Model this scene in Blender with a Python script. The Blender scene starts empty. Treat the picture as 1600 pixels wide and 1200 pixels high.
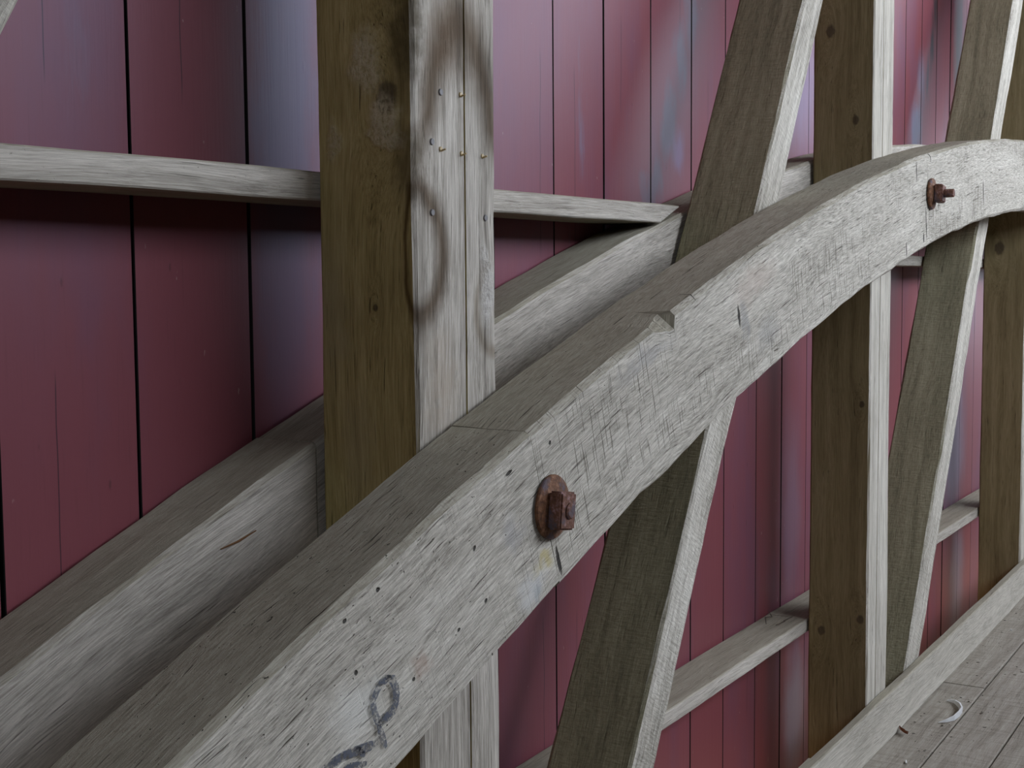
import bpy, bmesh, math, random
from mathutils import Vector, Matrix, noise

random.seed(7)
S = bpy.context.scene
COL = S.collection
FL = 1.634                       # eye height above the deck; z values below are written from eye level

# ------------------------------------------------------------------ camera
cam_data = bpy.data.cameras.new('camera')
cam_data.sensor_width = 36.0
cam_data.lens = 36.0 * 2050.0 / 1600.0
cam_data.clip_start = 0.05
cam_data.clip_end = 400
cam = bpy.data.objects.new('camera', cam_data)
COL.objects.link(cam)
f_ = 2050.0
ax = Vector((1270.0, 168.0, f_)).normalized()
dd = (1270.0 * 228.0 + f_ * f_) / 168.0
az = -Vector((228.0, -dd, f_)).normalized()
ay = az.cross(ax)
if ay.z < 0:
    ay = -ay
R = Matrix((ax, ay, az))                       # rows: world axes seen from the lens (right, up, forward)
rot = Matrix(((R[0][0], R[0][1], -R[0][2]), (R[1][0], R[1][1], -R[1][2]), (R[2][0], R[2][1], -R[2][2])))
cam.matrix_world = Matrix.Translation((0, 0, FL)) @ rot.to_4x4()
S.camera = cam


def on_y(px, py, y):
    d = R @ Vector((px - 800.0, 600.0 - py, f_))
    k = y / d.y
    return Vector((d.x * k, y, d.z * k + FL))


def on_z(px, py, z):
    d = R @ Vector((px - 800.0, 600.0 - py, f_))
    k = (z - FL) / d.z
    return Vector((d.x * k, d.y * k, z))


def on_x(px, py, x):
    d = R @ Vector((px - 800.0, 600.0 - py, f_))
    k = x / d.x
    return Vector((x, d.y * k, d.z * k + FL))


# ------------------------------------------------------------------ daylight
S.view_settings.view_transform = 'Standard'
S.view_settings.look = 'None'
S.view_settings.gamma = 1.0
S.view_settings.use_curve_mapping = False
S.view_settings.exposure = -0.38

SKY = (0.78, 0.86, 1.0)
GROUND = (1.0, 0.70, 0.46)
SKY_STRENGTH = 13.0
w = bpy.data.worlds.new('daylight')
S.world = w
w.use_nodes = True
nt = w.node_tree
nt.nodes.clear()
wo = nt.nodes.new('ShaderNodeOutputWorld')
bg = nt.nodes.new('ShaderNodeBackground')
tc = nt.nodes.new('ShaderNodeTexCoord')
sx = nt.nodes.new('ShaderNodeSeparateXYZ')
mr = nt.nodes.new('ShaderNodeMapRange')
mr.inputs['From Min'].default_value = -0.06
mr.inputs['From Max'].default_value = 0.06
mx = nt.nodes.new('ShaderNodeMix')
mx.data_type = 'RGBA'
mx.inputs[6].default_value = tuple(c * 0.085 for c in GROUND) + (1,)
mx.inputs[7].default_value = SKY + (1,)
nt.links.new(tc.outputs['Generated'], sx.inputs[0])
nt.links.new(sx.outputs['Z'], mr.inputs['Value'])
nt.links.new(mr.outputs[0], mx.inputs[0])
nt.links.new(mx.outputs[2], bg.inputs['Color'])
bg.inputs['Strength'].default_value = SKY_STRENGTH
nt.links.new(bg.outputs[0], wo.inputs[0])

# the open side across the deck: x from OPEN_X0 to OPEN_X1, z (from eye level) from OPEN_Z0 to OPEN_Z1
SIDE_Y = -3.3
OPEN_X0, OPEN_X1, OPEN_Z0, OPEN_Z1 = 2.0, 16.0, 1.6, 2.9
END_X0, END_X1 = -4.0, 17.0


def portal(name, loc, size, rot_):
    ld = bpy.data.lights.new(name, 'AREA')
    ld.shape = 'RECTANGLE'
    ld.size, ld.size_y = size
    ld.cycles.is_portal = True
    o = bpy.data.objects.new(name, ld)
    o.location = loc
    o.rotation_euler = rot_
    COL.objects.link(o)


portal('side_opening_light', ((OPEN_X0 + OPEN_X1) / 2, SIDE_Y, FL + (OPEN_Z0 + OPEN_Z1) / 2),
       (OPEN_X1 - OPEN_X0, OPEN_Z1 - OPEN_Z0), (math.radians(90), 0, 0))
portal('near_fill_opening', (END_X0, -2.25, FL + 2.3), (1.9, 1.2), (math.radians(90), 0, math.radians(-90)))  # unseen opening added to fill the timbers' dark sides
FAR = (-2.6, 0.4, -0.4, 1.6)                # the opening left in the added far end: y from, to, z from, to (from eye level)
portal('far_opening_light', (END_X1, -1.1, FL + 0.6), (3.0, 2.0), (math.radians(90), 0, math.radians(90)))


# ------------------------------------------------------------------ node helpers
class NT:
    def __init__(self, name):
        self.m = bpy.data.materials.new(name)
        self.m.use_nodes = True
        self.t = self.m.node_tree
        self.b = self.t.nodes['Principled BSDF']

    def n(self, kind, **kw):
        nd = self.t.nodes.new('ShaderNode' + kind)
        for k, v in kw.items():
            setattr(nd, k, v)
        return nd

    def put(self, sock, v):
        if v is None:
            return
        if hasattr(v, 'links') or isinstance(v, bpy.types.NodeSocket):
            self.t.links.new(v, sock)
        else:
            if sock.type == 'RGBA' and len(v) == 3:
                v = tuple(v) + (1.0,)
            sock.default_value = v

    def math(self, op, a, b=None, c=None, clamp=False):
        nd = self.n('Math', operation=op, use_clamp=clamp)
        self.put(nd.inputs[0], a)
        self.put(nd.inputs[1], b)
        self.put(nd.inputs[2], c)
        return nd.outputs[0]

    def vec(self, op, a, b=None):
        nd = self.n('VectorMath', operation=op)
        self.put(nd.inputs[0], a)
        self.put(nd.inputs[1], b)
        return nd.outputs['Value'] if op in ('LENGTH', 'DOT_PRODUCT', 'DISTANCE') else nd.outputs[0]

    def noise(self, v, scale=1.0, detail=3.0, rough=0.55, dist=0.0, color=False):
        nd = self.n('TexNoise')
        self.put(nd.inputs['Vector'], v)
        nd.inputs['Scale'].default_value = scale
        nd.inputs['Detail'].default_value = detail
        nd.inputs['Roughness'].default_value = rough
        nd.inputs['Distortion'].default_value = dist
        return nd.outputs['Color' if color else 'Fac']

    def step(self, v, lo, hi, a=0.0, b=1.0):
        nd = self.n('MapRange', interpolation_type='SMOOTHSTEP')
        self.put(nd.inputs['Value'], v)
        self.put(nd.inputs['From Min'], lo)
        self.put(nd.inputs['From Max'], hi)
        self.put(nd.inputs['To Min'], a)
        self.put(nd.inputs['To Max'], b)
        return nd.outputs[0]

    def mix(self, f, a, b, blend='MIX'):
        nd = self.n('Mix', data_type='RGBA', blend_type=blend)
        self.put(nd.inputs[0], f)
        self.put(nd.inputs[6], a)
        self.put(nd.inputs[7], b)
        return nd.outputs[2]

    def fmix(self, f, a, b):
        nd = self.n('Mix', data_type='FLOAT')
        self.put(nd.inputs[0], f)
        self.put(nd.inputs[2], a)
        self.put(nd.inputs[3], b)
        return nd.outputs[0]

    def ramp(self, v, stops):
        nd = self.n('ValToRGB')
        e = nd.color_ramp.elements
        while len(e) < len(stops):
            e.new(0.5)
        for k, (p, c) in enumerate(stops):
            e[k].position = p
            e[k].color = tuple(c) + (1.0,) if len(c) == 3 else c
        self.put(nd.inputs[0], v)
        return nd.outputs[0]

    def spot(self, v, c, r, soft=0.6):
        """1 inside an ellipsoid about c with radii r, falling to 0 at its edge."""
        d = self.vec('SUBTRACT', v, tuple(c))
        d = self.vec('MULTIPLY', d, tuple(1.0 / q for q in r))
        return self.step(self.vec('LENGTH', d), 1.0 - soft, 1.0, 1.0, 0.0), self.vec('LENGTH', d)

    def finish(self, color, rough=0.85, spec=0.2, height=None, strength=0.6, dist=0.004, metal=0.0):
        self.put(self.b.inputs['Base Color'], color)
        self.put(self.b.inputs['Roughness'], rough)
        self.put(self.b.inputs['Specular IOR Level'], spec)
        self.put(self.b.inputs['Metallic'], metal)
        if height is not None:
            bp = self.n('Bump')
            bp.inputs['Strength'].default_value = strength
            bp.inputs['Distance'].default_value = dist
            self.put(bp.inputs['Height'], height)
            self.t.links.new(bp.outputs[0], self.b.inputs['Normal'])
        return self.m


GREY = ((0.20, 0.18, 0.155), (0.41, 0.375, 0.325), (0.60, 0.56, 0.505))
BROWN = ((0.10, 0.076, 0.034), (0.225, 0.178, 0.088), (0.34, 0.28, 0.155))
DUST = ((0.17, 0.150, 0.110), (0.33, 0.295, 0.222), (0.47, 0.43, 0.335))


def wood(name, front=GREY, side=BROWN, top=None, streak=1.0, checks=1.0, speck=0.0, saw=None, knots=(), burls=(),
         stains=(), bands=(), holes=(), blotch=0.35, bump=0.7, crosscut=0.0, fibre=9.0, fine_amt=1.1, saw_tone=0.3):
    """Old sawn timber. 'grain' holds solid coordinates: x along the piece, y its depth, z its width."""
    k = NT(name)
    at = k.n('Attribute', attribute_name='grain')
    P0 = at.outputs['Vector']
    oi = k.n('ObjectInfo')
    off = k.math('MULTIPLY', oi.outputs['Random'], 31.0)
    cmb = k.n('CombineXYZ')
    for q in range(3):
        k.put(cmb.inputs[q], off)
    P = k.vec('ADD', P0, cmb.outputs[0])
    # slow wander of the grain, swung aside around each knot
    wob = k.noise(k.vec('MULTIPLY', P, (1.3, 5.0, 5.0)), detail=2.0, color=True)
    wob = k.vec('MULTIPLY', k.vec('SUBTRACT', wob, (0.5, 0.5, 0.5)), (0.0, 0.07, 0.07))
    Q = k.vec('ADD', P, wob)
    knot_m = None
    for c, r in knots:
        d = k.vec('LENGTH', k.vec('MULTIPLY', k.vec('SUBTRACT', P0, c), (0.35 / r, 1.0 / r, 1.0 / r)))
        g = k.math('EXPONENT', k.math('MULTIPLY', k.math('MULTIPLY', d, d), -0.35))
        cq = k.n('CombineXYZ')
        k.put(cq.inputs[1], k.math('MULTIPLY', g, 2.4 * r))
        k.put(cq.inputs[2], k.math('MULTIPLY', g, 2.4 * r))
        Q = k.vec('ADD', Q, cq.outputs[0])
        d2 = k.vec('LENGTH', k.vec('MULTIPLY', k.vec('SUBTRACT', P0, c), (0.75 / r, 1.0 / r, 1.0 / r)))
        nm = k.step(k.math('ADD', d2, k.math('MULTIPLY', k.noise(P, 60.0, 2.0), 0.5)), 0.75, 1.15, 1.0, 0.0)
        knot_m = nm if knot_m is None else k.math('MAXIMUM', knot_m, nm)
    st = k.noise(k.vec('MULTIPLY', Q, (0.9, 30.0, 30.0)), detail=6.0, rough=0.68, dist=0.3)
    fine = k.noise(k.vec('MULTIPLY', Q, (fibre, 330.0, 330.0)), detail=4.0, rough=0.7)
    patch = k.noise(k.vec('MULTIPLY', P, (2.2, 6.0, 6.0)), detail=5.0, rough=0.6)
    v = k.math('ADD', k.math('MULTIPLY', k.math('SUBTRACT', st, 0.5), 1.15 * streak),
               k.math('MULTIPLY', k.math('SUBTRACT', fine, 0.5), fine_amt))
    v = k.math('ADD', v, k.math('MULTIPLY', k.math('SUBTRACT', patch, 0.5), 1.6 * blotch))
    v = k.math('ADD', v, 0.5, clamp=True)
    fr = k.ramp(v, [(0.0, front[0]), (0.5, front[1]), (1.0, front[2])])
    sd = k.ramp(v, [(0.0, side[0]), (0.5, side[1]), (1.0, side[2])])
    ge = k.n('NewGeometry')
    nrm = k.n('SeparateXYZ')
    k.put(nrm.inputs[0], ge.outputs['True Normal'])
    front_face = k.step(k.math('MULTIPLY', nrm.outputs[1], -1.0), 0.35, 0.75)  # faces turned toward the deck get front tones, the others side tones
    col = k.mix(front_face, sd, fr)
    if top is not None:
        tp = k.ramp(v, [(0.0, top[0]), (0.5, top[1]), (1.0, top[2])])
        col = k.mix(k.step(nrm.outputs[2], 0.45, 0.8), col, tp)
    h = k.math('ADD', k.math('MULTIPLY', fine, 0.55), k.math('MULTIPLY', st, 0.5))
    # drying checks along the grain
    ck = k.noise(k.vec('MULTIPLY', Q, (7.0, 210.0, 210.0)), detail=2.5, rough=0.55)
    ckm = k.math('MULTIPLY', k.step(ck, 0.64, 0.74), 0.85 * checks, clamp=True)
    col = k.mix(ckm, col, k.mix(1.0, col, (0.22, 0.20, 0.18), 'MULTIPLY'))
    h = k.math('SUBTRACT', h, k.math('MULTIPLY', ckm, 0.9))
    if crosscut:
        # saw and adze marks square to the grain, gathered in patches
        cc = k.noise(k.vec('MULTIPLY', P, (150.0, 11.0, 11.0)), detail=1.0, rough=0.4)
        area = k.step(k.noise(k.vec('MULTIPLY', P, (1.6, 1.0, 5.0)), detail=2.0), 0.42, 0.58)
        sg = k.n('SeparateXYZ')
        k.put(sg.inputs[0], P0)
        area = k.math('MULTIPLY', area, k.step(sg.outputs[0], -0.5, 0.1, 0.12, 1.0))
        ccm = k.math('MULTIPLY', k.math('MULTIPLY', k.step(cc, 0.56, 0.72), area), k.math('MULTIPLY', front_face, crosscut), clamp=True)
        col = k.mix(ccm, col, k.mix(1.0, col, (0.6, 0.58, 0.56), 'MULTIPLY'))
        h = k.math('SUBTRACT', h, k.math('MULTIPLY', ccm, 0.7))
    if saw is not None:
        sw = k.noise(k.vec('MULTIPLY', P, saw), detail=2.0, rough=0.5)
        h = k.math('ADD', h, k.math('MULTIPLY', sw, 0.9))
        col = k.mix(k.math('MULTIPLY', k.step(sw, 0.50, 0.68), saw_tone), col, k.mix(1.0, col, (0.5, 0.48, 0.45), 'MULTIPLY'))
    if speck:
        sp = k.noise(k.vec('MULTIPLY', P, (95.0, 150.0, 150.0)), detail=2.0)
        spm = k.math('MULTIPLY', k.step(sp, 0.69, 0.78), speck, clamp=True)
        col = k.mix(spm, col, k.mix(1.0, col, (0.15, 0.14, 0.13), 'MULTIPLY'))
        h = k.math('SUBTRACT', h, k.math('MULTIPLY', spm, 0.8))
    if knot_m is not None:
        rg = k.noise(k.vec('MULTIPLY', Q, (40.0, 200.0, 200.0)), detail=2.0)
        col = k.mix(k.math('MULTIPLY', knot_m, 0.8), col, k.mix(rg, (0.025, 0.018, 0.010), (0.11, 0.08, 0.05)))
        h = k.math('ADD', h, k.math('MULTIPLY', knot_m, 0.5))
    for c, r, tint in burls:                       # torn, fuzzy pale fibre around a burl
        m_, d_ = k.spot(k.vec('ADD', P0, k.vec('MULTIPLY', k.vec('SUBTRACT', k.noise(P, 14.0, 3.0, color=True), (0.5, 0.5, 0.5)),
                                               (0.12, 0.06, 0.06))), c, r, 0.7)
        nz = k.noise(k.vec('MULTIPLY', P, (1.0, 1.3, 1.3)), 110.0, 4.0, 0.7)
        col = k.mix(k.math('MULTIPLY', m_, k.step(nz, 0.30, 0.60, 0.15, 1.0)), col, tint)
        h = k.math('ADD', h, k.math('MULTIPLY', m_, k.math('MULTIPLY', nz, 2.2)))
    for c, r, tint, amt in stains:
        Pj = k.vec('ADD', P0, k.vec('MULTIPLY', k.vec('SUBTRACT', k.noise(P, 22.0, 4.0, color=True), (0.5, 0.5, 0.5)), (0.09, 0.09, 0.09)))
        m_, d_ = k.spot(Pj, c, r, 0.85)
        col = k.mix(k.math('MULTIPLY', m_, amt), col, tint)
    for c, r in holes:                             # old nail holes and short splits
        m_, d_ = k.spot(k.vec('ADD', P0, k.vec('MULTIPLY', k.vec('SUBTRACT', k.noise(P, 60.0, 2.0, color=True), (0.5, 0.5, 0.5)), (0.008, 0.008, 0.008))), c, r, 0.5)
        col = k.mix(k.math('MULTIPLY', m_, 0.9), col, (0.03, 0.026, 0.022))
        h = k.math('SUBTRACT', h, k.math('MULTIPLY', m_, 1.5))
    for c, r, wd, tint, amt, s_lo, s_hi in bands:              # ring-shaped figure in the grain
        Pj = k.vec('ADD', P0, k.vec('MULTIPLY', k.vec('SUBTRACT', k.noise(P, 9.0, 3.0, color=True), (0.5, 0.5, 0.5)), (0.06, 0.02, 0.03)))
        d = k.vec('LENGTH', k.vec('MULTIPLY', k.vec('SUBTRACT', Pj, c), tuple(1.0 / q for q in r)))
        m_ = k.step(k.math('ABSOLUTE', k.math('SUBTRACT', d, 1.0)), 0.0, wd, 1.0, 0.0)
        sp3 = k.n('SeparateXYZ')
        k.put(sp3.inputs[0], Pj)
        m_ = k.math('MULTIPLY', m_, k.math('MULTIPLY', k.step(sp3.outputs[0], s_lo - 0.06, s_lo + 0.06), k.step(sp3.outputs[0], s_hi - 0.06, s_hi + 0.06, 1.0, 0.0)))
        col = k.mix(k.math('MULTIPLY', m_, amt), col, k.mix(1.0, col, tint, 'MULTIPLY'))
    return k.finish(col, 0.88, 0.15, h, bump, 0.0045)


def paint(name):
    """Red barn paint with a satin sheen over planed boards."""
    k = NT(name)
    at = k.n('Attribute', attribute_name='grain')
    oi = k.n('ObjectInfo')
    rnd = oi.outputs['Random']
    off = k.math('MULTIPLY', rnd, 57.0)
    cmb = k.n('CombineXYZ')
    for q in range(3):
        k.put(cmb.inputs[q], off)
    P = k.vec('ADD', at.outputs['Vector'], cmb.outputs[0])
    base = k.mix(rnd, PAINT_A, PAINT_B)
    broad = k.noise(k.vec('MULTIPLY', P, (0.9, 3.0, 3.0)), detail=4.0, rough=0.6)
    base = k.mix(k.step(broad, 0.45, 0.75), base, PAINT_C)
    worn = k.noise(k.vec('MULTIPLY', P, (1.1, 7.0, 7.0)), detail=6.0, rough=0.65)
    wm = k.math('MULTIPLY', k.step(worn, 0.60, 0.74), k.step(k.math('FRACT', k.math('MULTIPLY', rnd, 7.3)), 0.45, 0.95))
    base = k.mix(k.math('MULTIPLY', wm, 0.75), base, PAINT_W)
    fine = k.noise(k.vec('MULTIPLY', P, (8.0, 260.0, 260.0)), detail=3.0, rough=0.6)
    base = k.mix(k.math('MULTIPLY', k.step(fine, 0.55, 0.8), 0.25), base, k.mix(1.0, base, (0.6, 0.55, 0.55), 'MULTIPLY'))
    # knots that bleed through and scuffs
    vo = k.n('TexVoronoi')
    k.put(vo.inputs['Vector'], k.vec('MULTIPLY', P, (1.1, 3.2, 3.2)))
    kd = k.math('ADD', vo.outputs['Distance'], k.math('MULTIPLY', k.noise(P, 70.0, 3.0), 0.05))
    km = k.step(kd, 0.045, 0.085, 1.0, 0.0)
    base = k.mix(k.math('MULTIPLY', km, 0.55), base, (0.07, 0.02, 0.018))
    sc = k.noise(k.vec('MULTIPLY', P, (26.0, 60.0, 60.0)), detail=2.0)
    scm = k.step(sc, 0.745, 0.78)
    base = k.mix(k.math('MULTIPLY', scm, 0.5), base, (0.40, 0.30, 0.27))
    h = k.math('ADD', k.math('MULTIPLY', fine, 0.35), k.math('MULTIPLY', k.noise(k.vec('MULTIPLY', P, (1.0, 40.0, 40.0)), detail=4.0), 0.6))
    h = k.math('ADD', h, k.math('MULTIPLY', k.step(kd, 0.03, 0.12, 1.0, 0.0), 0.8))
    # a hairline split in some boards
    sep = k.n('SeparateXYZ')
    k.put(sep.inputs[0], at.outputs['Vector'])
    wav = k.math('MULTIPLY', k.math('SUBTRACT', k.noise(k.vec('MULTIPLY', P, (3.0, 1.0, 0.0)), detail=2.0), 0.5), 0.02)
    cx = k.math('ABSOLUTE', k.math('SUBTRACT', k.math('ADD', sep.outputs[2], wav), k.math('MULTIPLY', k.math('SUBTRACT', rnd, 0.5), 0.22)))
    seg = k.step(k.noise(k.vec('MULTIPLY', P, (1.4, 0.0, 0.0)), detail=0.0), 0.52, 0.55)
    cm = k.math('MULTIPLY', k.step(cx, 0.0006, 0.0016, 1.0, 0.0), seg)
    base = k.mix(k.math('MULTIPLY', cm, 0.8), base, (0.02, 0.006, 0.008))
    # tinted places on the boards: weathering, lavender sheen and dark shade put into the colour
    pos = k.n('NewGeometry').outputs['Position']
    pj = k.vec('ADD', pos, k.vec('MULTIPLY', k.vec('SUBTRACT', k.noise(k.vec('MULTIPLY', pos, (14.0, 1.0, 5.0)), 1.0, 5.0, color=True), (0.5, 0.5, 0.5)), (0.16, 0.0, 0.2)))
    for c, r, tint, amt in STAIN_SHEEN_SHADE:
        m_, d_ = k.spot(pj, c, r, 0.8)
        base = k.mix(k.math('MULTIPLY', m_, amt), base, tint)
    rough = k.math('ADD', PAINT_ROUGH, k.math('MULTIPLY', wm, 0.1))
    k.put(k.b.inputs['Specular Tint'], (0.74, 0.80, 1.0))
    return k.finish(base, rough, PAINT_SPEC, h, 0.35, 0.002)


PAINT_A = (0.20, 0.048, 0.052)
PAINT_B = (0.20, 0.058, 0.070)
PAINT_C = (0.165, 0.062, 0.092)
PAINT_W = (0.17, 0.155, 0.215)
PAINT_ROUGH = 0.46
PAINT_SPEC = 0.4


def wall_spot(px, py):
    return tuple(on_y(px, py, 1.675))


GB, LV = (0.14, 0.105, 0.135), (0.20, 0.14, 0.235)  # grey-blue tint; lavender tint that carries sheen as colour
STAIN_SHEEN_SHADE = [(wall_spot(1080, 20), (0.07, 1, 0.14), GB, 0.8), (wall_spot(1062, 95), (0.07, 1, 0.14), GB, 0.85),  # grey-blue diagonal streak left of the brace
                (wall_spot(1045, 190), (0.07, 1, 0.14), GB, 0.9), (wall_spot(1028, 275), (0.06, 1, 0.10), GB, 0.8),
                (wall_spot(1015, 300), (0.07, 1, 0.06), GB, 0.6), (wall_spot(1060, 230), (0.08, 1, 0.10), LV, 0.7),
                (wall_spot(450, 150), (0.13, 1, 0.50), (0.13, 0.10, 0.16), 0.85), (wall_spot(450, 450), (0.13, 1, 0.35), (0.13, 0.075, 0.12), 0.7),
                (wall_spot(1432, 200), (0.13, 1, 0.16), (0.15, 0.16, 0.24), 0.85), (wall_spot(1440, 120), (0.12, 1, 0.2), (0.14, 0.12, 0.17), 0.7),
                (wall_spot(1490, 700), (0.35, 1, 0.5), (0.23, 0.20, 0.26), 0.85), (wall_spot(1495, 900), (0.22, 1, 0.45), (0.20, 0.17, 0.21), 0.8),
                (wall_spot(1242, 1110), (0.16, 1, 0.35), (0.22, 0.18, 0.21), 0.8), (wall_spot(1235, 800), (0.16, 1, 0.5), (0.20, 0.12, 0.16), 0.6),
                (wall_spot(1250, 130), (0.3, 1, 0.35), LV, 0.7),  # lavender sheen put into the board colour
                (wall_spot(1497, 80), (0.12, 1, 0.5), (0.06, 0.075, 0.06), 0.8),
                (wall_spot(1463, 10), (0.05, 1, 0.2), (0.03, 0.03, 0.032), 0.9), (wall_spot(1457, 60), (0.045, 1, 0.2), (0.03, 0.03, 0.032), 0.9),  # dark diagonal shading put into the board colour
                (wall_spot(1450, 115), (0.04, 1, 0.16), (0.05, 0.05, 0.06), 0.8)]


def rust(name, a, b, c):
    k = NT(name)
    tcd = k.n('TexCoord')
    v = k.noise(tcd.outputs['Object'], 90.0, 5.0, 0.7)
    u = k.noise(tcd.outputs['Object'], 30.0, 3.0, 0.6)
    col = k.ramp(v, [(0.3, a), (0.52, b), (0.72, c)])
    col = k.mix(k.step(u, 0.5, 0.65), col, (0.10, 0.075, 0.085))
    return k.finish(col, 0.72, 0.35, v, 0.8, 0.002, 0.25)


def plain(name, col, rough=0.8, spec=0.2, var=0.25):
    k = NT(name)
    tcd = k.n('TexCoord')
    v = k.noise(tcd.outputs['Object'], 40.0, 4.0, 0.6)
    c = k.mix(v, tuple(q * (1 - var) for q in col), tuple(min(1, q * (1 + var)) for q in col))
    return k.finish(c, rough, spec, v, 0.3, 0.002)


# ------------------------------------------------------------------ object helpers
def link(name, bm, mat, parent=None, smooth=False):
    me = bpy.data.meshes.new(name)
    bm.normal_update()
    bm.to_mesh(me)
    bm.free()
    if smooth:
        for p in me.polygons:
            p.use_smooth = True
    if mat:
        me.materials.append(mat)
    o = bpy.data.objects.new(name, me)
    COL.objects.link(o)
    if parent:
        o.parent = parent
    return o


def tag(o, label=None, cat=None, group=None, kind=None):
    for k_, v_ in (('label', label), ('category', cat), ('group', group), ('kind', kind)):
        if v_:
            o[k_] = v_
    return o


def empty(name, loc, label=None, cat=None, group=None):
    o = bpy.data.objects.new(name, None)
    o.empty_display_size = 0.1
    o.location = loc
    COL.objects.link(o)
    return tag(o, label, cat, group)


def nz(x, s):
    return noise.noise(Vector((x, s * 17.31, s * 3.7)))


def sweep_bm(rings, grains):
    """Closed skin over equal-length rings, with the solid grain coordinates of every corner."""
    bm = bmesh.new()
    lay = bm.verts.layers.float_vector.new('grain')
    vv = []
    for r, g in zip(rings, grains):
        row = []
        for p, q in zip(r, g):
            v = bm.verts.new(p)
            v[lay] = q
            row.append(v)
        vv.append(row)
    m = len(vv[0])
    for a, b in zip(vv, vv[1:]):
        for i in range(m):
            bm.faces.new((a[i], a[(i + 1) % m], b[(i + 1) % m], b[i]))
    bm.faces.new(vv[0][::-1])
    bm.faces.new(vv[-1])
    bmesh.ops.recalc_face_normals(bm, faces=bm.faces)
    return bm


def section(d, b, c, extra=()):
    """Rectangle d deep (y) by b wide (x) with small chamfers c; extra: x positions of a narrow groove in the y=0 face."""
    pts = [(c, 0.0)]
    for gx, gw, gd in extra:
        pts += [(gx - gw / 2, 0.0), (gx, gd), (gx + gw / 2, 0.0)]
    pts += [(b - c, 0.0), (b, c), (b, d - c), (b - c, d), (c, d), (0.0, d - c), (0.0, c)]
    return pts


def timber_bm(length, d, b, c=0.006, step=0.09, wob=0.003, seed=1.0, extra=(), groove_wave=0.0, lo_shear=0.0):
    """Straight timber along local z: y is depth from the front face, x its width."""
    n = max(2, int(length / step))
    sec = section(d, b, c, extra)
    gi = {}
    if extra:
        for e in range(len(extra)):
            for q in range(3):
                gi[1 + 3 * e + q] = e
    rings, grains = [], []
    for i in range(n + 1):
        s = length * i / n
        r, g = [], []
        for j, (x, y) in enumerate(sec):
            ox = nz(s * 2.3 + j // 2 * 9.1, seed) * wob + nz(s * 11.0 + j * 3.3, seed + 2) * wob * 0.5
            oy = nz(s * 2.1 + j // 2 * 5.7, seed + 5) * wob + nz(s * 12.0 + j * 4.1, seed + 7) * wob * 0.5
            if j in gi:
                ox = nz(s * 1.4, seed + 3) * groove_wave
                oy = 0.0
            r.append((x + ox, y + oy, s))
            g.append((s, y, x))
        rings.append(r)
        grains.append(g)
    return sweep_bm(rings, grains)


def slab_bm(x0, x1, y0, y1, z0, z1, along='x', c=0.0, step=0.0, wob=0.0, seed=1.0, base=(0, 0, 0)):
    """Straight piece given by its extents; grain runs along x or z. Coordinates relative to base."""
    bx, by, bz = base
    if along == 'x':
        L, sec = x1 - x0, [(y0, z0), (y1, z0), (y1, z1), (y0, z1)]
    elif along == 'z':
        L, sec = z1 - z0, [(x0, y0), (x1, y0), (x1, y1), (x0, y1)]
    else:
        L, sec = y1 - y0, [(x0, z0), (x1, z0), (x1, z1), (x0, z1)]
    if c:
        s2 = []
        m = len(sec)
        for i in range(m):
            p = Vector(sec[i])
            a = (Vector(sec[i - 1]) - p).normalized()
            b = (Vector(sec[(i + 1) % m]) - p).normalized()
            s2 += [tuple(p + a * c), tuple(p + b * c)]
        sec = s2
    n = max(1, int(L / step)) if step else 1
    u0, v0 = sec[0]
    rings, grains = [], []
    for i in range(n + 1):
        s = L * i / n
        r, g = [], []
        for j, (u, v) in enumerate(sec):
            uu = u + nz(s * 3.0 + (j // 2) * 7.7, seed) * wob
            v_ = v + nz(s * 3.1 + (j // 2) * 5.1, seed + 4) * wob
            if along == 'x':
                r.append((x0 + s - bx, uu - by, v_ - bz))
                g.append((s, u, v))
            elif along == 'z':
                r.append((uu - bx, v_ - by, z0 + s - bz))
                g.append((s, v, u - (x0 + x1) / 2))
            else:
                r.append((uu - bx, y0 + s - by, v_ - bz))
                g.append((s, v, u))
        rings.append(r)
        grains.append(g)
    return sweep_bm(rings, grains)


# ------------------------------------------------------------------ arch geometry (a true circle, from eye level)
ACX, ACZ, AR, AT = 7.086, -15.127, 15.763, 0.305


def arch_x_theta(x, r):
    return math.asin((x - ACX) / r)


def arch_z(x, r=AR):
    return ACZ + math.sqrt(r * r - (x - ACX) ** 2)


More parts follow.
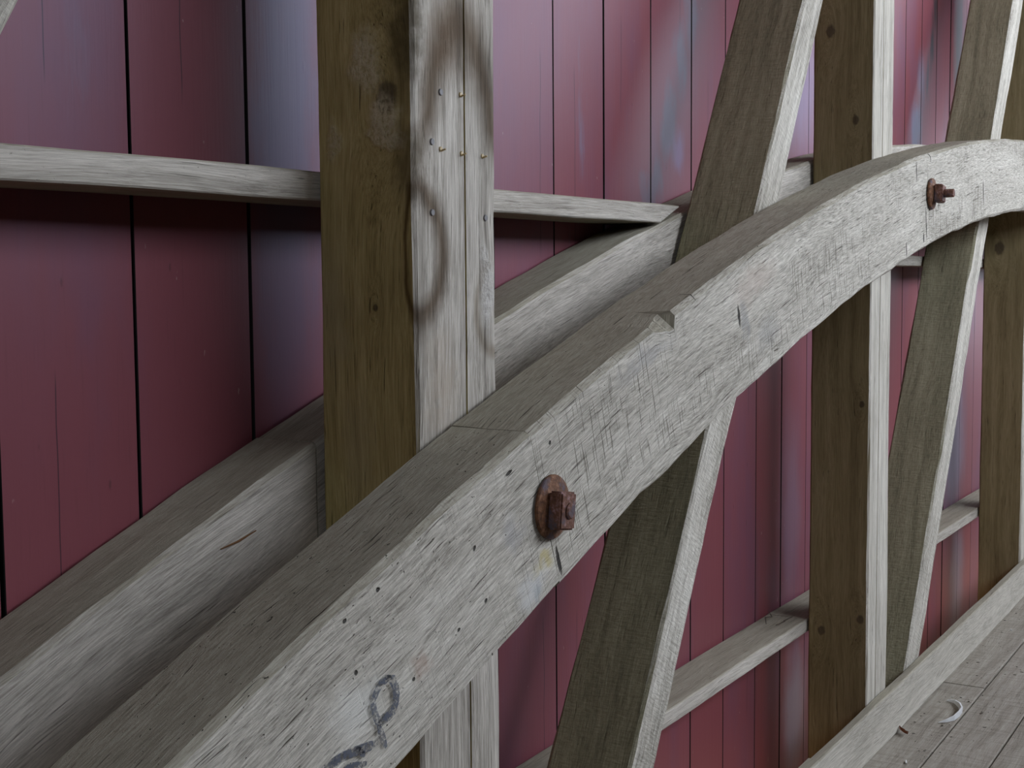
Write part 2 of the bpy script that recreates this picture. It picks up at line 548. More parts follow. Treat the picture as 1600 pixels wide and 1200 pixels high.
def arch_bm(x0, x1, y0, y1, seed, slant=True, chip=None, step=0.05, wob=0.003, c=0.010, base=(0, 0, 0), radial=True, gap=0.003):
    """One bent timber of an arch between two joints; x0 and x1 are taken on the arch's mid line."""
    rm = AR - AT / 2
    ts = set()
    t0, t1 = arch_x_theta(x0, rm), arch_x_theta(x1, rm)
    n = max(3, int((t1 - t0) * rm / step))
    for i in range(n + 1):
        ts.add(round(i / n, 5))
    if chip:
        for cx, ce in chip:
            for q in (cx - 0.10, cx - 0.07, cx - 0.035, cx - 0.012, cx, cx + ce):
                tt = (arch_x_theta(q, rm) - t0) / (t1 - t0)
                if 0 < tt < 1:
                    ts.add(round(tt, 5))
    ts = sorted(ts)
    yd = y1 - y0
    sec = [(0.0, c), (0.0, AT * 0.33), (0.0, AT * 0.66), (0.0, AT - c), (c, AT), (yd - c, AT), (yd, AT - c), (yd, c), (yd - c, 0.0),
           (yd * 0.5, 0.0), (c, 0.0)]
    rings, grains = [], []
    for t in ts:
        th = t0 + (t1 - t0) * t
        if gap:
            th_in = th
        xx = ACX + rm * math.sin(th)
        s = th * rm + 5.0
        r_, g_ = [], []
        for j, (yy, dep) in enumerate(sec):
            oy = nz(s * 1.7 + j * 5.3, seed) * wob * 0.6
            od = nz(s * 3.1 + j * 2.9, seed + 3) * wob + nz(s * 9.0 + j * 7.1, seed + 6) * wob * 0.6
            if j in (3, 4):
                od += nz(s * 6.0, seed + 9) * wob * 1.5 + abs(nz(s * 22.0, seed + 11)) * -wob * 0.8
            if j in (0, 10):
                od += nz(s * 5.0, seed + 13) * wob * 0.8
            y_, d_ = yy + oy, dep + od
            if chip:
                for cx, ce in chip:
                    k_ = (cx - xx) / 0.10
                    if 0.0 <= k_ < 1.0:
                        cut = 0.030 * (1 - k_) ** 0.8 * (1 + 0.3 * nz(xx * 60, seed))
                        if j == 0:
                            d_ += cut
                        if j == 10:
                            y_ += cut * 0.9
                            d_ += 0.004
            rr = AR - d_
            if radial:
                tq = th
            else:
                a0, a1 = arch_x_theta(x0, rr), arch_x_theta(x1, rr)
                tq = a0 + (a1 - a0) * t
            r_.append((ACX + rr * math.sin(tq) - base[0], y0 + y_ - base[1], FL + ACZ + rr * math.cos(tq) - base[2]))
            g_.append((s, yy, dep))
        rings.append(r_)
        grains.append(g_)
    return sweep_bm(rings, grains)


def arch_grain(px, py, y=1.13):
    """Grain coordinates of the spot on the front arch's face seen at a pixel of the photograph."""
    p = on_y(px, py, y)
    dx, dz = p.x - ACX, p.z - FL - ACZ
    r = math.hypot(dx, dz)
    return (math.asin(dx / r) * (AR - AT / 2) + 5.0, 0.0, AR - r)


# ------------------------------------------------------------------ materials
WEATHERED = ((0.135, 0.115, 0.092), (0.46, 0.415, 0.35), (0.78, 0.72, 0.63))
PALE = ((0.150, 0.130, 0.102), (0.50, 0.457, 0.38), (0.82, 0.77, 0.675))

P1X, P1Z0 = 1.80, 0.0


def post_grain_front(px, py, x0):
    p = on_y(px, py, 1.30)
    return (p.z + 0.35, 0.0, p.x - x0)


def post_grain_side(px, py, x0):
    p = on_x(px, py, x0)
    return (p.z + 0.35, p.y - 1.30, 0.0)


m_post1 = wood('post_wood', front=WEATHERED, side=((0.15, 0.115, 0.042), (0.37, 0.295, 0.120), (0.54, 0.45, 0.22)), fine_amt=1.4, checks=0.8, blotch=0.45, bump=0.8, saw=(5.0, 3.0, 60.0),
               knots=[(post_grain_side(605, 152, 1.80), 0.030), (post_grain_side(588, 481, 1.80), 0.007)],
               burls=[(post_grain_side(575, 85, 1.80), (0.085, 0.05, 0.03), (0.60, 0.53, 0.34)),
                      (post_grain_side(602, 178, 1.80), (0.055, 0.045, 0.03), (0.62, 0.55, 0.36)),
                      (post_grain_side(520, 215, 1.80), (0.05, 0.02, 0.03), (0.50, 0.43, 0.26)),
                      (post_grain_side(600, 215, 1.80), (0.02, 0.06, 0.03), (0.60, 0.53, 0.34)),
                      (post_grain_front(762, 450, 1.80), (0.11, 0.02, 0.035), (0.62, 0.58, 0.52))],
               bands=[(post_grain_front(722, 400, 1.80), (0.40, 0.02, 0.125), 0.34, (0.27, 0.215, 0.165), 0.95, 2.21, 9.0),
                      (post_grain_front(640, 395, 1.80), (0.12, 0.02, 0.10), 0.40, (0.27, 0.215, 0.165), 0.95, 0.0, 2.19),
                      (post_grain_front(772, 480, 1.80), (0.08, 0.02, 0.06), 0.30, (0.46, 0.40, 0.33), 0.7, 0.0, 2.01)],
               stains=[(post_grain_side(640, 50, 1.80), (0.16, 0.07, 0.05), (0.055, 0.04, 0.016), 0.8),
                       (post_grain_side(640, 250, 1.80), (0.10, 0.05, 0.05), (0.09, 0.065, 0.028), 0.6),
                       (post_grain_side(520, 500, 1.80), (0.20, 0.06, 0.05), (0.33, 0.28, 0.16), 0.5),
                       (post_grain_side(560, 700, 1.80), (0.15, 0.05, 0.05), (0.33, 0.28, 0.16), 0.4),
                       (post_grain_front(695, 60, 1.80), (0.10, 0.03, 0.07), (0.38, 0.30, 0.225), 0.6),
                       (post_grain_front(690, 600, 1.80), (0.15, 0.03, 0.08), (0.40, 0.32, 0.24), 0.5)])
m_post2 = wood('second_post_wood', front=PALE, blotch=0.3, bump=0.6,
               knots=[(post_grain_side(1338, 187, 4.424), 0.016), (post_grain_side(1299, 48, 4.424), 0.022),
                      (post_grain_side(1345, 968, 4.424), 0.017), (post_grain_side(1285, 985, 4.424), 0.018),
                      (post_grain_side(1348, 632, 4.424), 0.012)])
m_post3 = wood('third_post_wood', front=PALE, blotch=0.3, bump=0.6,
               knots=[(post_grain_side(1563, 388, 7.12), 0.035)])
m_post = wood('plain_post_wood', front=WEATHERED, blotch=0.3)
OLIVE = ((0.12, 0.107, 0.064), (0.265, 0.24, 0.15), (0.40, 0.365, 0.24))
m_brace = wood('brace_wood', front=PALE, side=OLIVE, blotch=0.55, bump=1.0, fine_amt=1.4, streak=1.2, saw=(120.0, 30.0, 30.0), checks=0.6, fibre=30.0, saw_tone=0.15, speck=0.3)
stains = [(arch_grain(848, 885), (0.05, 0.3, 0.022), (0.52, 0.43, 0.19), 0.75),
          (arch_grain(832, 925), (0.06, 0.3, 0.05), (0.62, 0.61, 0.58), 0.7),
          (arch_grain(838, 928), (0.020, 0.3, 0.030), (0.36, 0.37, 0.36), 0.7),
          (arch_grain(560, 1105), (0.085, 0.3, 0.06), (0.74, 0.71, 0.63), 0.75),
          (arch_grain(660, 1040), (0.03, 0.3, 0.03), (0.40, 0.27, 0.20), 0.55),
          (arch_grain(1165, 500), (0.03, 0.3, 0.08), (0.22, 0.22, 0.22), 0.45),
          (arch_grain(1200, 520), (0.10, 0.3, 0.06), (0.26, 0.25, 0.23), 0.45),
          (arch_grain(1180, 440), (0.20, 0.3, 0.06), (0.46, 0.37, 0.30), 0.5),
          (arch_grain(1010, 560), (0.18, 0.3, 0.03), (0.34, 0.32, 0.30), 0.5),
          (arch_grain(800, 830), (0.05, 0.3, 0.05), (0.34, 0.33, 0.33), 0.45)]
HL = (0.0052, 0.05, 0.0040)
holes = [(arch_grain(*q), HL) for q in [(859, 690), (590, 923), (539, 972), (716, 984), (759, 939), (556, 1053), (645, 1060), (741, 856)]]
holes += [(arch_grain(872, 876), (0.0065, 0.05, 0.034)), (arch_grain(1432, 268), (0.006, 0.05, 0.040)), (arch_grain(1447, 350), (0.006, 0.05, 0.07)), (arch_grain(1536, 300), (0.007, 0.05, 0.06)),
          (arch_grain(1416, 390), (0.006, 0.05, 0.03)), (arch_grain(1443, 372), (0.010, 0.05, 0.02)), (arch_grain(1454, 245), (0.005, 0.05, 0.02)),
          (arch_grain(1155, 495), (0.008, 0.05, 0.03)), (arch_grain(1085, 450), (0.003, 0.05, 0.03)), (arch_grain(795, 740), (0.012, 0.05, 0.003))]
m_arch = wood('arch_wood', front=PALE, side=DUST, top=DUST, speck=0.9, crosscut=0.9, checks=0.9, blotch=0.30, bump=1.0, stains=stains, holes=holes, fibre=24.0, fine_amt=1.75, streak=0.65)
m_rear = wood('rear_arch_wood', front=WEATHERED, side=DUST, top=DUST, checks=0.5, blotch=0.25, bump=0.8, fibre=16.0, streak=0.7, fine_amt=1.4)
m_girt = wood('girt_wood', front=WEATHERED, side=DUST, top=DUST, checks=0.6, speck=0.3, blotch=0.3)
m_kick = wood('curb_wood', front=PALE, side=DUST, top=DUST, speck=0.4, checks=0.5, streak=0.6, blotch=0.2)
FLOORC = ((0.13, 0.108, 0.082), (0.33, 0.29, 0.235), (0.50, 0.45, 0.38))
m_floor = wood('deck_wood', front=FLOORC, side=FLOORC, top=FLOORC, saw=(70.0, 6.0, 6.0), speck=0.5, checks=0.3, bump=0.8)
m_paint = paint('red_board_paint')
m_dark = plain('dark_boards', (0.012, 0.010, 0.009))
m_shell = plain('old_brown_boards', (0.085, 0.066, 0.045))
m_rust = rust('rusted_washer_iron', (0.045, 0.021, 0.013), (0.16, 0.070, 0.032), (0.32, 0.17, 0.10))
m_rust2 = rust('rusted_nut_iron', (0.05, 0.022, 0.016), (0.17, 0.075, 0.045), (0.36, 0.23, 0.24))
m_nail = plain('old_nail_iron', (0.16, 0.145, 0.14), 0.5, 0.4)
m_nail_bright = plain('bent_nail_iron', (0.45, 0.33, 0.16), 0.4, 0.5)

# ------------------------------------------------------------------ wall of red boards
WALL_Y = 1.675
WT = 0.022
wall = link('wall_left', slab_bm(-3.9, 16.9, WALL_Y + WT + 0.02, WALL_Y + WT + 0.05, -0.6, 5.7), m_dark)
tag(wall, kind='structure')
seams = [-3.62, -3.34, -3.06, -2.78, -2.5, -2.21, -1.93, -1.65, -1.37, -1.09, -0.80, -0.52, -0.24, 0.04, 0.32, 0.60, 0.88]
sx_ = lambda px, py: on_y(px, py, WALL_Y).x
seams += [sx_(4, 900) - 0.275 + 0.0, sx_(4, 900), sx_(209, 400), sx_(389, 330)]
seams += [seams[-1] + 0.275, seams[-1] + 0.555, seams[-1] + 0.83]
seams += [sx_(865, 180), sx_(944, 150), sx_(1017, 150), sx_(1079, 1000), sx_(1131, 900), sx_(1182, 700), sx_(1222, 620)]
seams += [sx_(1264, 200)]
last = seams[-1]
tgt = sx_(1415, 100)
seams += [last + (tgt - last) * q / 5 for q in (1, 2, 3, 4)]
seams += [tgt, sx_(1440, 100), sx_(1462, 200), sx_(1485, 100), sx_(1496, 880), sx_(1516, 880)]
while seams[-1] < 16.5:
    seams.append(seams[-1] + 0.28)
seams = sorted(seams)
seams = [s for i, s in enumerate(seams) if i == 0 or s - seams[i - 1] > 0.12]
for i, (a, b) in enumerate(zip(seams, seams[1:])):
    gap = random.choice([0.002, 0.0026, 0.0034])
    tw = random.uniform(-0.0025, 0.0025)
    bm = slab_bm(a + gap, b - gap, WALL_Y, WALL_Y + WT, -0.55, 5.6, along='z', c=0.0015, base=((a + b) / 2, WALL_Y, -0.55))
    bm.normal_update()
    for fc in bm.faces:
        if abs(fc.normal.x) > 0.6:
            fc.material_index = 1                # bare edges, near black so the seams read dark
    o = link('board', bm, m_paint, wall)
    o.data.materials.append(m_dark)
    o.location = ((a + b) / 2, WALL_Y + random.uniform(0, 0.002), -0.55)
    o.rotation_euler = (0, 0, tw * 2)

# ------------------------------------------------------------------ deck
floor = link('floor', slab_bm(END_X0, END_X1, SIDE_Y, 1.298, -0.12, -0.05), m_dark)
tag(floor, kind='structure')
edges = [1.3015, 1.106, 0.907, 0.70, 0.49, 0.29, 0.08, -0.13, -0.34]
for r_i, (y1, y0) in enumerate(zip(edges, edges[1:])):
    cuts = [END_X0, 5.375 if r_i == 0 else 2.2 + 1.7 * ((r_i * 3) % 4), 8.9 + r_i * 0.3, 13.0, END_X1]
    for q, (a, b) in enumerate(zip(cuts, cuts[1:])):
        dz = random.uniform(-0.003, 0.0)
        bm = slab_bm(a + 0.0015, b - 0.0015, y0 + 0.0032, y1 - 0.0032, -0.05, 0.0, c=0.003, step=0.6, base=(a, y0, 0))
        o = link('plank', bm, m_floor, floor)
        o.location = (a, y0, dz)
deck_far = link('plank', slab_bm(END_X0, END_X1, SIDE_Y, -0.345, -0.05, 0.0), m_floor, floor)

chord = link('bottom_chord_1', slab_bm(END_X0, END_X1, 1.303, 1.512, -0.62, -0.352, c=0.008), m_shell)
tag(chord, kind='structure')                 # bottom chord below the deck's edge, carrying the posts

# ------------------------------------------------------------------ the rest of the bridge's shell, with end walls added to limit the light
ROOF = FL + 4.15
cl = link('ceiling', slab_bm(END_X0, END_X1, SIDE_Y - 0.6, 2.2, ROOF, ROOF + 0.1), m_shell)
tag(cl, kind='structure')
wr = empty('wall_right', (0, SIDE_Y, 0))
tag(wr, kind='structure')
link('lower_boarding', slab_bm(END_X0, END_X1, -0.04, 0, -0.3, FL + OPEN_Z0), m_shell, wr)
link('near_boarding', slab_bm(END_X0, OPEN_X0, -0.04, 0, FL + OPEN_Z0 + 0.001, ROOF - 0.002), m_shell, wr)
link('far_boarding', slab_bm(OPEN_X1, END_X1, -0.04, 0, FL + OPEN_Z0 + 0.001, ROOF - 0.002), m_shell, wr)
we = empty('added_near_end', (END_X0, 0, 0))  # unseen end wall, added to hold back light from the near end
tag(we, kind='structure')
NE = (-3.2, -1.3, 1.7, 2.9)                  # opening in the added near end, placed for fill light: y from, to, z from, to (from eye level)
link('lower_boarding', slab_bm(-0.05, -0.005, SIDE_Y, 1.66, -0.05, FL + NE[2]), m_shell, we)
link('upper_boarding', slab_bm(-0.05, -0.005, SIDE_Y, 1.66, FL + NE[3], ROOF - 0.002), m_shell, we)
link('side_boarding', slab_bm(-0.05, -0.005, SIDE_Y, NE[0], FL + NE[2] + 0.001, FL + NE[3] - 0.001), m_shell, we)
link('side_boarding', slab_bm(-0.05, -0.005, NE[1], 1.66, FL + NE[2] + 0.001, FL + NE[3] - 0.001), m_shell, we)

wf = empty('added_far_end', (END_X1, 0, 0))  # unseen end wall, added to dim the light from the far end
tag(wf, kind='structure')
link('lower_boarding', slab_bm(0.005, 0.05, SIDE_Y, 1.66, -0.05, FL + FAR[2]), m_shell, wf)
link('upper_boarding', slab_bm(0.005, 0.05, SIDE_Y, 1.66, FL + FAR[3], ROOF - 0.002), m_shell, wf)
link('side_boarding', slab_bm(0.005, 0.05, SIDE_Y, FAR[0], FL + FAR[2] + 0.001, FL + FAR[3] - 0.001), m_shell, wf)
link('side_boarding', slab_bm(0.005, 0.05, FAR[1], 1.66, FL + FAR[2] + 0.001, FL + FAR[3] - 0.001), m_shell, wf)

# ------------------------------------------------------------------ timbers of the truss
PY0, PY1 = 1.302, 1.512
PD = PY1 - PY0


def post(x0, width, mat, label, crack=None, seed=1.0):
    t = empty('truss_post', (x0, PY0, -0.35), label, 'post', 'upright posts of the truss')
    extra = [crack] if crack else ()
    o = link('shaft', timber_bm(ROOF + 0.346, PD, width, 0.006, 0.08, 0.003, seed, extra, 0.006), mat, t)
    return t


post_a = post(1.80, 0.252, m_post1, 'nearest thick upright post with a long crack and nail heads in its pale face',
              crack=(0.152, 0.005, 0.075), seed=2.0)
post_b = post(4.424, 0.232, m_post2, 'second upright post, dark brown, with the farther rusty bolt above and right of it',
              crack=(0.10, 0.005, 0.02), seed=3.0)
post_c = post(7.12, 0.235, m_post3, 'dark upright post at the right edge of the photo, half cut off', seed=4.0)
for px, py, br in [(674.5, 221.5, 0), (688, 233, 1), (720.5, 240, 1), (753, 244, 1), (675, 332, 0), (758, 340.5, 0), (719, 148, 1),
                   (688, 144, 0)]:
    p = on_y(px, py, PY0)
    bm = bmesh.new()
    bmesh.ops.create_cone(bm, cap_ends=True, segments=12, radius1=0.0062, radius2=0.0052, depth=0.003)
    bmesh.ops.rotate(bm, verts=bm.verts, matrix=Matrix.Rotation(math.radians(90), 3, 'X'))
    if br:
        g = bmesh.ops.create_cone(bm, cap_ends=True, segments=8, radius1=0.0025, radius2=0.002, depth=0.010)
        bmesh.ops.rotate(bm, verts=g['verts'], matrix=Matrix.Rotation(math.radians(70), 3, 'X'))
        bmesh.ops.translate(bm, verts=g['verts'], vec=(0.001, -0.005, -0.002))
        bmesh.ops.scale(bm, verts=bm.verts, vec=(0.75, 1, 0.75))
    o = link('nail', bm, m_nail_bright if br else m_nail, post_a)
    o.location = (p.x - 1.80, -0.001, p.z + 0.35)


def brace(k_, x_at0, width_x, label, seed, z1, z0=-0.349):
    """Leaning timber: its left edge runs x = k*z + x_at0, z from eye level."""
    ang = math.atan(k_)
    L = (z1 - z0) / math.cos(ang)
    x0 = k_ * (z0 - FL) + x_at0
    t = empty('truss_brace', (x0, PY0, z0), label, 'brace', 'leaning braces of the truss')
    wdt = width_x * math.cos(ang)
    bm = timber_bm(L, PD, wdt, 0.008, 0.08, 0.0045, seed)
    # feet cut level on the deck
    for v in bm.verts:
        if v.co.z < 1e-4:
            v.co.z += math.tan(ang) * v.co.x
    o = link('shaft', bm, m_brace, t)
    o.rotation_euler = (0, ang, 0)
    return t


brace(0.592, 3.251, 0.153, 'leaning brace between the two nearest posts, passing behind the arch', 1.7, FL + 1.70)
brace(0.632, 5.850, 0.195, 'leaning brace between the second post and the post at the right edge', 2.9, FL + 1.68, z0=-0.22)
brace(0.60, 0.668, 0.158, 'pale leaning brace of which only a corner shows, top left corner', 3.3, FL + 1.60)

# front arch: bent timbers butted at the bolts
AY0, AY1 = 1.13, 1.297
arch = empty('arch_timber', (1.0, AY0, 0.0), 'big pale front arch sweeping across in front of all the posts', 'arch', 'paired arches of the truss')
joints = [-1.0, 1.932, 4.47, 7.2, 10.0, 12.6, 15.2]
segs = []
for i, (a, b) in enumerate(zip(joints, joints[1:])):
    chip = [(2.505, 0.012)] if i == 1 else None
    bm = arch_bm(a + 0.0007, b - 0.0007, AY0, AY1, 3.0 + i, chip=chip, base=(1.0, AY0, 0), wob=0.004)
    segs.append(link('arch_segment', bm, m_arch, arch))
# rear arch behind the posts
RY0, RY1 = 1.522, 1.668
rear = empty('arch_timber', (1.0, RY0, 0.0), 'rear arch behind the posts against the red boards, mostly in shade', 'arch', 'paired arches of the truss')
for i, (a, b) in enumerate(zip([-1.0, 1.795, 4.6, 7.3, 10.0, 12.6], [1.795, 4.6, 7.3, 10.0, 12.6, 15.2])):
    bm = arch_bm(a + 0.002, b - 0.002, RY0, RY1, 13.0 + i, base=(1.0, RY0, 0), wob=0.004, radial=False, c=0.008)
    link('arch_segment', bm, m_rear, rear)


# girts nailed behind the posts
def girt(x0, x1, ztop_l, ztop_r, th, label, seed, cut=0.0, y0=1.520, y1=1.666):
    bm = slab_bm(0, x1 - x0, 0, y1 - y0, -th, 0, c=0.003, step=0.12, wob=0.0025, seed=seed)
    for v in bm.verts:
        v.co.z += (ztop_r - ztop_l) * v.co.x / (x1 - x0)
        if cut and v.co.x > x1 - x0 - 1e-4:
            v.co.x -= cut * min(1.0, max(0.0, (ztop_r - ztop_l - v.co.z) / th))
    o = link('wall_girt', bm, m_girt)
    o.location = (x0, y0, FL + ztop_l)
    tag(o, label, 'rail', 'horizontal rails on the red boards')
    return o


girt(-3.9, 3.35, 0.165, 0.209, 0.050, 'upper horizontal rail across the red boards, behind the nearest post', 1.2, cut=0.13)
girt(4.95, 8.6, 0.105, 0.105, 0.045, 'short length of upper rail showing right of the second post under the arch', 2.2)
girt(1.75, 4.424, -1.193, -1.193, 0.047, 'lower horizontal rail between the near brace and the second post', 3.2)
girt(4.428, 9.6, -1.193, -1.215, 0.050, 'lower horizontal rail between the far brace and the post at the right edge', 4.2)

# curb boards at the foot of the posts
k1 = link('curb_board', slab_bm(0, 3.48, 0, 0.036, 0, 0.178, c=0.004, step=0.15, wob=0.002, seed=6.0), m_kick)
k1.location = (0.32, 1.262, 0.001)
tag(k1, 'nearer curb board along the foot of the posts, its raised end at the joint', 'board', 'curb boards along the deck')
k2 = link('curb_board', slab_bm(0, 6.2, 0, 0.034, 0, 0.172, c=0.004, step=0.15, wob=0.003, seed=7.0), m_kick)
k2.location = (3.806, 1.264, 0.001)
tag(k2, 'farther curb board running on past the joint to the right edge', 'board', 'curb boards along the deck')


# ------------------------------------------------------------------ bolts through the arch
def disc_bm(r, th, dish, n=36, seed=1.0):
    bm = bmesh.new()
    prof = [(0.0, th + dish), (r * 0.45, th + dish), (r * 0.8, th + dish * 0.4), (r * 0.97, th), (r, th * 0.6), (r, 0.0)]
    rows = []
    for q, (rr, h) in enumerate(prof):
        if rr == 0:
            rows.append([bm.verts.new((0, -h, 0))])
            continue
        row = []
        for i in range(n):
            a = 2 * math.pi * i / n
            e = 1 + 0.018 * nz(math.cos(a) * 1.5 + math.sin(a) * 0.7, seed)
            row.append(bm.verts.new((rr * e * math.cos(a), -h, rr * e * math.sin(a))))
        rows.append(row)
    for i in range(n):
        bm.faces.new((rows[0][0], rows[1][(i + 1) % n], rows[1][i]))
        for a, b in zip(rows[1:], rows[2:]):
            bm.faces.new((a[i], a[(i + 1) % n], b[(i + 1) % n], b[i]))
    bm.faces.new(rows[-1])
    bmesh.ops.recalc_face_normals(bm, faces=bm.faces)
    return bm


def nut_bm(w, h, t):
    bm = bmesh.new()
    bmesh.ops.create_cube(bm, size=1.0)
    bmesh.ops.scale(bm, verts=bm.verts, vec=(w, t, h))
    bmesh.ops.bevel(bm, geom=bm.edges[:] + bm.verts[:], offset=0.0035, segments=2, affect='EDGES')
    for v in bm.verts:
        q = v.co * 60
        v.co += Vector((nz(q.x + q.z, 1.1), nz(q.y + q.z, 2.1), nz(q.z - q.x, 3.1))) * 0.0012
    return bm


def shank_bm(r, length, thread=True):
    bm = bmesh.new()
    n, rows = 14, []
    steps = max(4, int(length / 0.0022))
    for i in range(steps + 1):
        y = -length * i / steps
        rr = r * (0.93 if (thread and i % 2) else 1.0)
        if i == steps:
            rr = r * 0.8
        rows.append([bm.verts.new((rr * math.cos(2 * math.pi * j / n), y, rr * math.sin(2 * math.pi * j / n))) for j in range(n)])
    for a, b in zip(rows, rows[1:]):
        for j in range(n):
            bm.faces.new((a[j], a[(j + 1) % n], b[(j + 1) % n], b[j]))
    bm.faces.new(rows[-1])
    bm.faces.new(rows[0][::-1])
    bmesh.ops.recalc_face_normals(bm, faces=bm.faces)
    return bm


p = on_y(863, 792, AY0 - 0.006)
b1 = empty('tie_bolt', (p.x, AY0 - 0.004, p.z), 'big rusty bolt with square nut on the arch before the nearest post', 'bolt', 'bolts through the arch')
link('washer', disc_bm(0.0565, 0.006, 0.004, seed=1.0), m_rust, b1, smooth=False)
o = link('nut', nut_bm(0.052, 0.066, 0.027), m_rust2, b1)
o.location = (-0.004, -0.0235, -0.004)
o.rotation_euler = (0, math.radians(8), 0)
o = link('shank', shank_bm(0.014, 0.012, False), m_rust2, b1)
o.location = (-0.002, -0.030, -0.004)
p = on_y(1456, 303, AY0 - 0.006)
b2 = empty('tie_bolt', (p.x, AY0 - 0.004, p.z), 'smaller rusty bolt with threaded end sticking out, upper right on the arch', 'bolt', 'bolts through the arch')
link('washer', disc_bm(0.052, 0.007, 0.008, seed=4.0), m_rust, b2)
o = link('nut', nut_bm(0.052, 0.058, 0.028), m_rust2, b2)
o.location = (0, -0.028, 0)
o.rotation_euler = (0, math.radians(5), 0)
o = link('shank', shank_bm(0.0145, 0.034), m_rust2, b2)
o.location = (0, -0.041, 0)

# ------------------------------------------------------------------ painted mark on the arch
k = NT('worn_blue_paint')
tcd = k.n('TexCoord')
nzv = k.noise(tcd.outputs['Object'], 130.0, 4.0, 0.7)
nzl = k.noise(tcd.outputs['Object'], 35.0, 3.0, 0.6)
tr = k.n('BsdfTransparent')
ms = k.n('MixShader')
k.put(ms.inputs[0], k.math('MULTIPLY', k.step(nzv, 0.36, 0.56), k.step(nzl, 0.28, 0.55, 0.45, 0.95)))
k.t.links.new(tr.outputs[0], ms.inputs[1])
k.t.links.new(k.b.outputs[0], ms.inputs[2])
k.t.links.new(ms.outputs[0], k.t.nodes['Material Output'].inputs['Surface'])
m_mark = k.finish((0.105, 0.112, 0.135), 0.9, 0.1)


def ribbon(bm, pts, wdt, y):
    n = len(pts)
    w3 = [on_y(480 + a / 6.667, 1020 + b / 6.667, y) for a, b in pts]
    l_, r_ = [], []
    for i, q in enumerate(w3):
        d = (w3[min(i + 1, n - 1)] - w3[max(i - 1, 0)]).normalized()
        s = Vector((-d.z, 0, d.x))
        ww = wdt * 1.2 * (0.45 if i in (0, n - 1) else 1.0) / 2
        l_.append(bm.verts.new(q + s * ww - Vector((1.0, AY0, 0))))
        r_.append(bm.verts.new(q - s * ww - Vector((1.0, AY0, 0))))
    for i in range(n - 1):
        bm.faces.new((l_[i], r_[i], r_[i + 1], l_[i + 1]))


bm = bmesh.new()
MY = AY0 - 0.0045
ribbon(bm, [(880, 250), (820, 275), (770, 320), (725, 400), (695, 480), (690, 560), (705, 640), (735, 710), (765, 750)], 0.011, MY)
ribbon(bm, [(830, 255), (890, 280), (920, 350), (930, 440), (920, 530), (895, 600), (850, 660), (790, 690), (750, 740)], 0.013, MY)
ribbon(bm, [(740, 750), (765, 830), (795, 910), (825, 985)], 0.011, MY)
ribbon(bm, [(740, 930), (660, 970), (560, 1005), (460, 1040), (360, 1090), (280, 1140), (200, 1200), (120, 1270)], 0.012, MY)
ribbon(bm, [(510, 990), (555, 1030), (600, 1075)], 0.010, MY)
ribbon(bm, [(620, 1150), (540, 1175), (440, 1190), (360, 1240)], 0.010, MY)
mk = link('painted_mark', bm, m_mark, segs[0])
mk['label'] = 'faded blue painted loop and strokes'

# ------------------------------------------------------------------ litter on the deck and ledges
m_bark = plain('white_bark', (0.75, 0.74, 0.72), 0.6, 0.3, 0.1)
m_bark_in = plain('dark_bark', (0.10, 0.08, 0.06), 0.8)
m_leaf = plain('dead_leaf_brown', (0.22, 0.085, 0.04), 0.7)
pts = [on_z(1480, 1095, 0), on_z(1492, 1099, 0), on_z(1499, 1106, 0), on_z(1502, 1114, 0), on_z(1498, 1120, 0), on_z(1490, 1126, 0),
       on_z(1478, 1129, 0), on_z(1466, 1130, 0)]
bm = bmesh.new()
rows = []
for i, q in enumerate(pts):
    t = i / (len(pts) - 1)
    hgt = 0.004 + 0.020 * math.sin(math.pi * t)
    th = 0.0035
    d = (pts[min(i + 1, 7)] - pts[max(i - 1, 0)]).normalized()
    s = Vector((-d.y, d.x, 0)) * th
    rows.append([bm.verts.new(q + s + Vector((0, 0, 0.0015)) - pts[3]), bm.verts.new(q + s * 1.5 + Vector((0, 0, hgt)) - pts[3]),
                 bm.verts.new(q - s * 0.2 + Vector((0, 0, hgt)) - pts[3]), bm.verts.new(q - s + Vector((0, 0, 0.0015)) - pts[3])])
for a, b in zip(rows, rows[1:]):
    for j in range(4):
        bm.faces.new((a[j], a[(j + 1) % 4], b[(j + 1) % 4], b[j]))
bm.faces.new(rows[0])
bm.faces.new(rows[-1][::-1])
bmesh.ops.recalc_face_normals(bm, faces=bm.faces)
o = link('bark_curl', bm, m_bark)
o.location = pts[3]
tag(o, 'white curl of bark or string lying on the deck planks', 'litter')


def leaf(px, py, size, ang, label):
    c = on_z(px, py, 0)
    bm = bmesh.new()
    prof = [(-1, 0.0), (-0.75, 0.28), (-0.3, 0.42), (0.1, 0.30), (0.4, 0.36), (0.75, 0.15), (1.1, 0.02)]
    mid, up, dn = [], [], []
    for x, y in prof:
        z = 0.012 + 0.25 * size * (abs(x) ** 2)
        mid.append(bm.verts.new((x * size, 0, z * 0.6 + 0.002)))
        up.append(bm.verts.new((x * size, y * size, z + 0.5 * y * size)))
        dn.append(bm.verts.new((x * size, -y * size * 0.8, z + 0.25 * y * size)))
    for i in range(len(prof) - 1):
        bm.faces.new((mid[i], mid[i + 1], up[i + 1], up[i]))
        bm.faces.new((mid[i + 1], mid[i], dn[i], dn[i + 1]))
    ext = bmesh.ops.solidify(bm, geom=bm.faces[:], thickness=0.0008)
    o = link('dead_leaf', bm, m_leaf)
    o.location = (c.x, c.y, -0.003)
    o.rotation_euler = (0, 0, ang)
    tag(o, label, 'leaf')


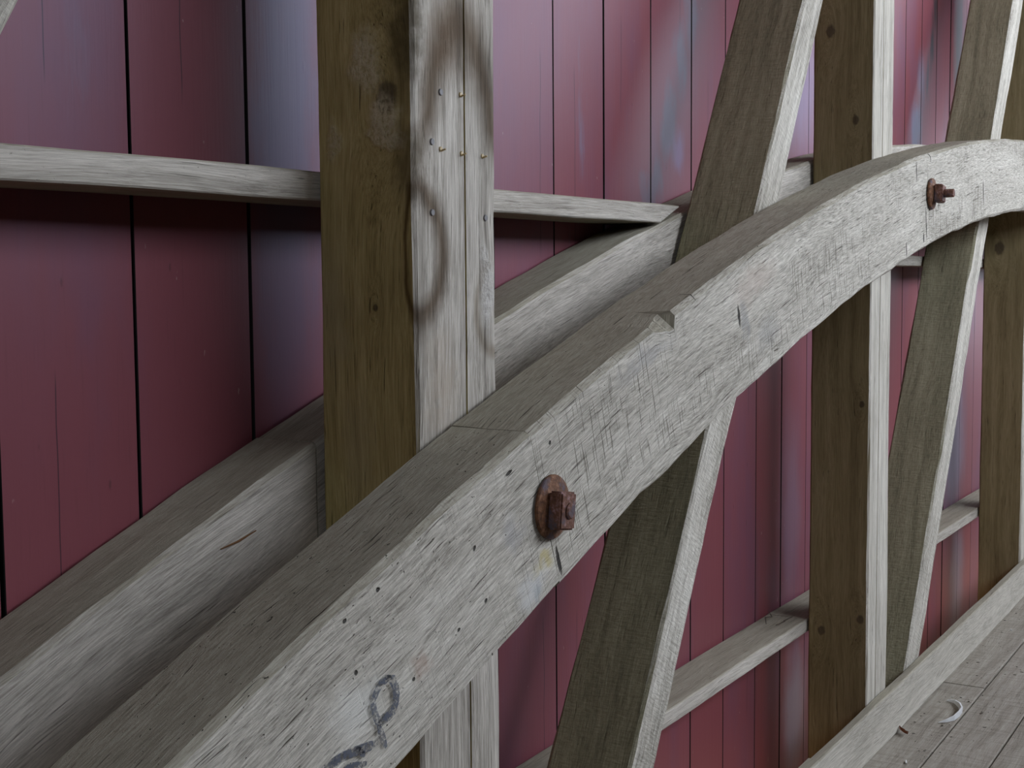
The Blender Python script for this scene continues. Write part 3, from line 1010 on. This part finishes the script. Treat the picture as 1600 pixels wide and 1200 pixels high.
leaf(1412, 1147, 0.034, 0.7, 'small dry brown leaf on the deck beside the curb')
for px, py, L, lab in [(1416, 1192, 0.026, 'white splinter on the deck at the bottom edge of the photo'),
                       (1580, 985, 0.012, 'tiny white chip on the deck near the right edge')]:
    c = on_z(px, py, 0)
    bm = bmesh.new()
    bmesh.ops.create_cube(bm, size=1.0)
    bmesh.ops.scale(bm, verts=bm.verts, vec=(L, 0.006, 0.004))
    for v in bm.verts:
        v.co.x += 0.25 * L * nz(v.co.y * 900, 2.0)
        v.co.y *= 0.5 if v.co.x > 0 else 1.0
    o = link('wood_chip', bm, m_bark)
    o.location = (c.x, c.y, 0.0025)
    o.rotation_euler = (0, 0, 0.25)
    tag(o, lab, 'chip', 'white chips on the deck')

rng = random.Random(5)
bm = bmesh.new()
for _ in range(320):
    x, y = rng.uniform(3.2, 8.5), 1.262 - abs(rng.gauss(0.02, 0.22)) - 0.01
    if y < 0.3:
        continue
    r = rng.uniform(0.0010, 0.0040) * (1.6 if rng.random() < 0.1 else 1)
    g = bmesh.ops.create_icosphere(bm, subdivisions=1, radius=r)
    sxx, syy = rng.uniform(0.6, 2.4), rng.uniform(0.5, 1.2)
    a = rng.uniform(0, 3.1)
    for v in g['verts']:
        v.co = Vector((v.co.x * sxx, v.co.y * syy, v.co.z * 0.35))
        v.co = Matrix.Rotation(a, 3, 'Z') @ v.co + Vector((x, y, r * 0.35))
o = link('dirt_crumbs', bm, plain('dirt', (0.07, 0.055, 0.04)))
tag(o, 'dark crumbs of dirt scattered over the deck planks', 'dirt', kind='stuff')


def stick_bm(pts, r):
    bm = bmesh.new()
    rows = []
    for i, q in enumerate(pts):
        rr = r * (0.5 if i in (0, len(pts) - 1) else 1.0)
        d = (pts[min(i + 1, len(pts) - 1)] - pts[max(i - 1, 0)]).normalized()
        u = d.orthogonal().normalized()
        v_ = d.cross(u)
        rows.append([bm.verts.new(q + (u * math.cos(2 * math.pi * j / 6) + v_ * math.sin(2 * math.pi * j / 6)) * rr) for j in range(6)])
    for a, b in zip(rows, rows[1:]):
        for j in range(6):
            bm.faces.new((a[j], a[(j + 1) % 6], b[(j + 1) % 6], b[j]))
    bm.faces.new(rows[0][::-1])
    bm.faces.new(rows[-1])
    bmesh.ops.recalc_face_normals(bm, faces=bm.faces)
    return bm


tz = FL - 1.193 + 0.004
for px, py, dx, dy, lab in [(1245, 940, 0.10, 0.03, 'dry twig on the lower rail against the second post, the longer one'),
                            (1252, 946, 0.06, -0.04, 'dry twig on the lower rail against the second post, the shorter one')]:
    a = Vector((4.28, 1.60 + dy * 0.5, tz))
    o = link('dry_twig', stick_bm([Vector((0, 0, 0)), Vector((dx * 0.4, dy * 0.6, 0.012)), Vector((dx * 0.8, dy * 0.3, 0.006)),
                                   Vector((dx, dy, 0.022))], 0.0022), m_bark_in)
    o.location = a
    tag(o, lab, 'twig', 'twigs on the lower rail')
q0 = on_y(345, 858, RY0 - 0.003)
q1 = on_y(372, 846, RY0 - 0.004)
q2 = on_y(400, 829, RY0 - 0.003)
o = link('rusty_wire', stick_bm([Vector((0, 0, 0)), q1 - q0, q2 - q0], 0.0022), plain('rust_brown', (0.14, 0.07, 0.03)))
o.location = q0
tag(o, 'thin rusty brown sliver lying against the rear arch face, lower left', 'wire')
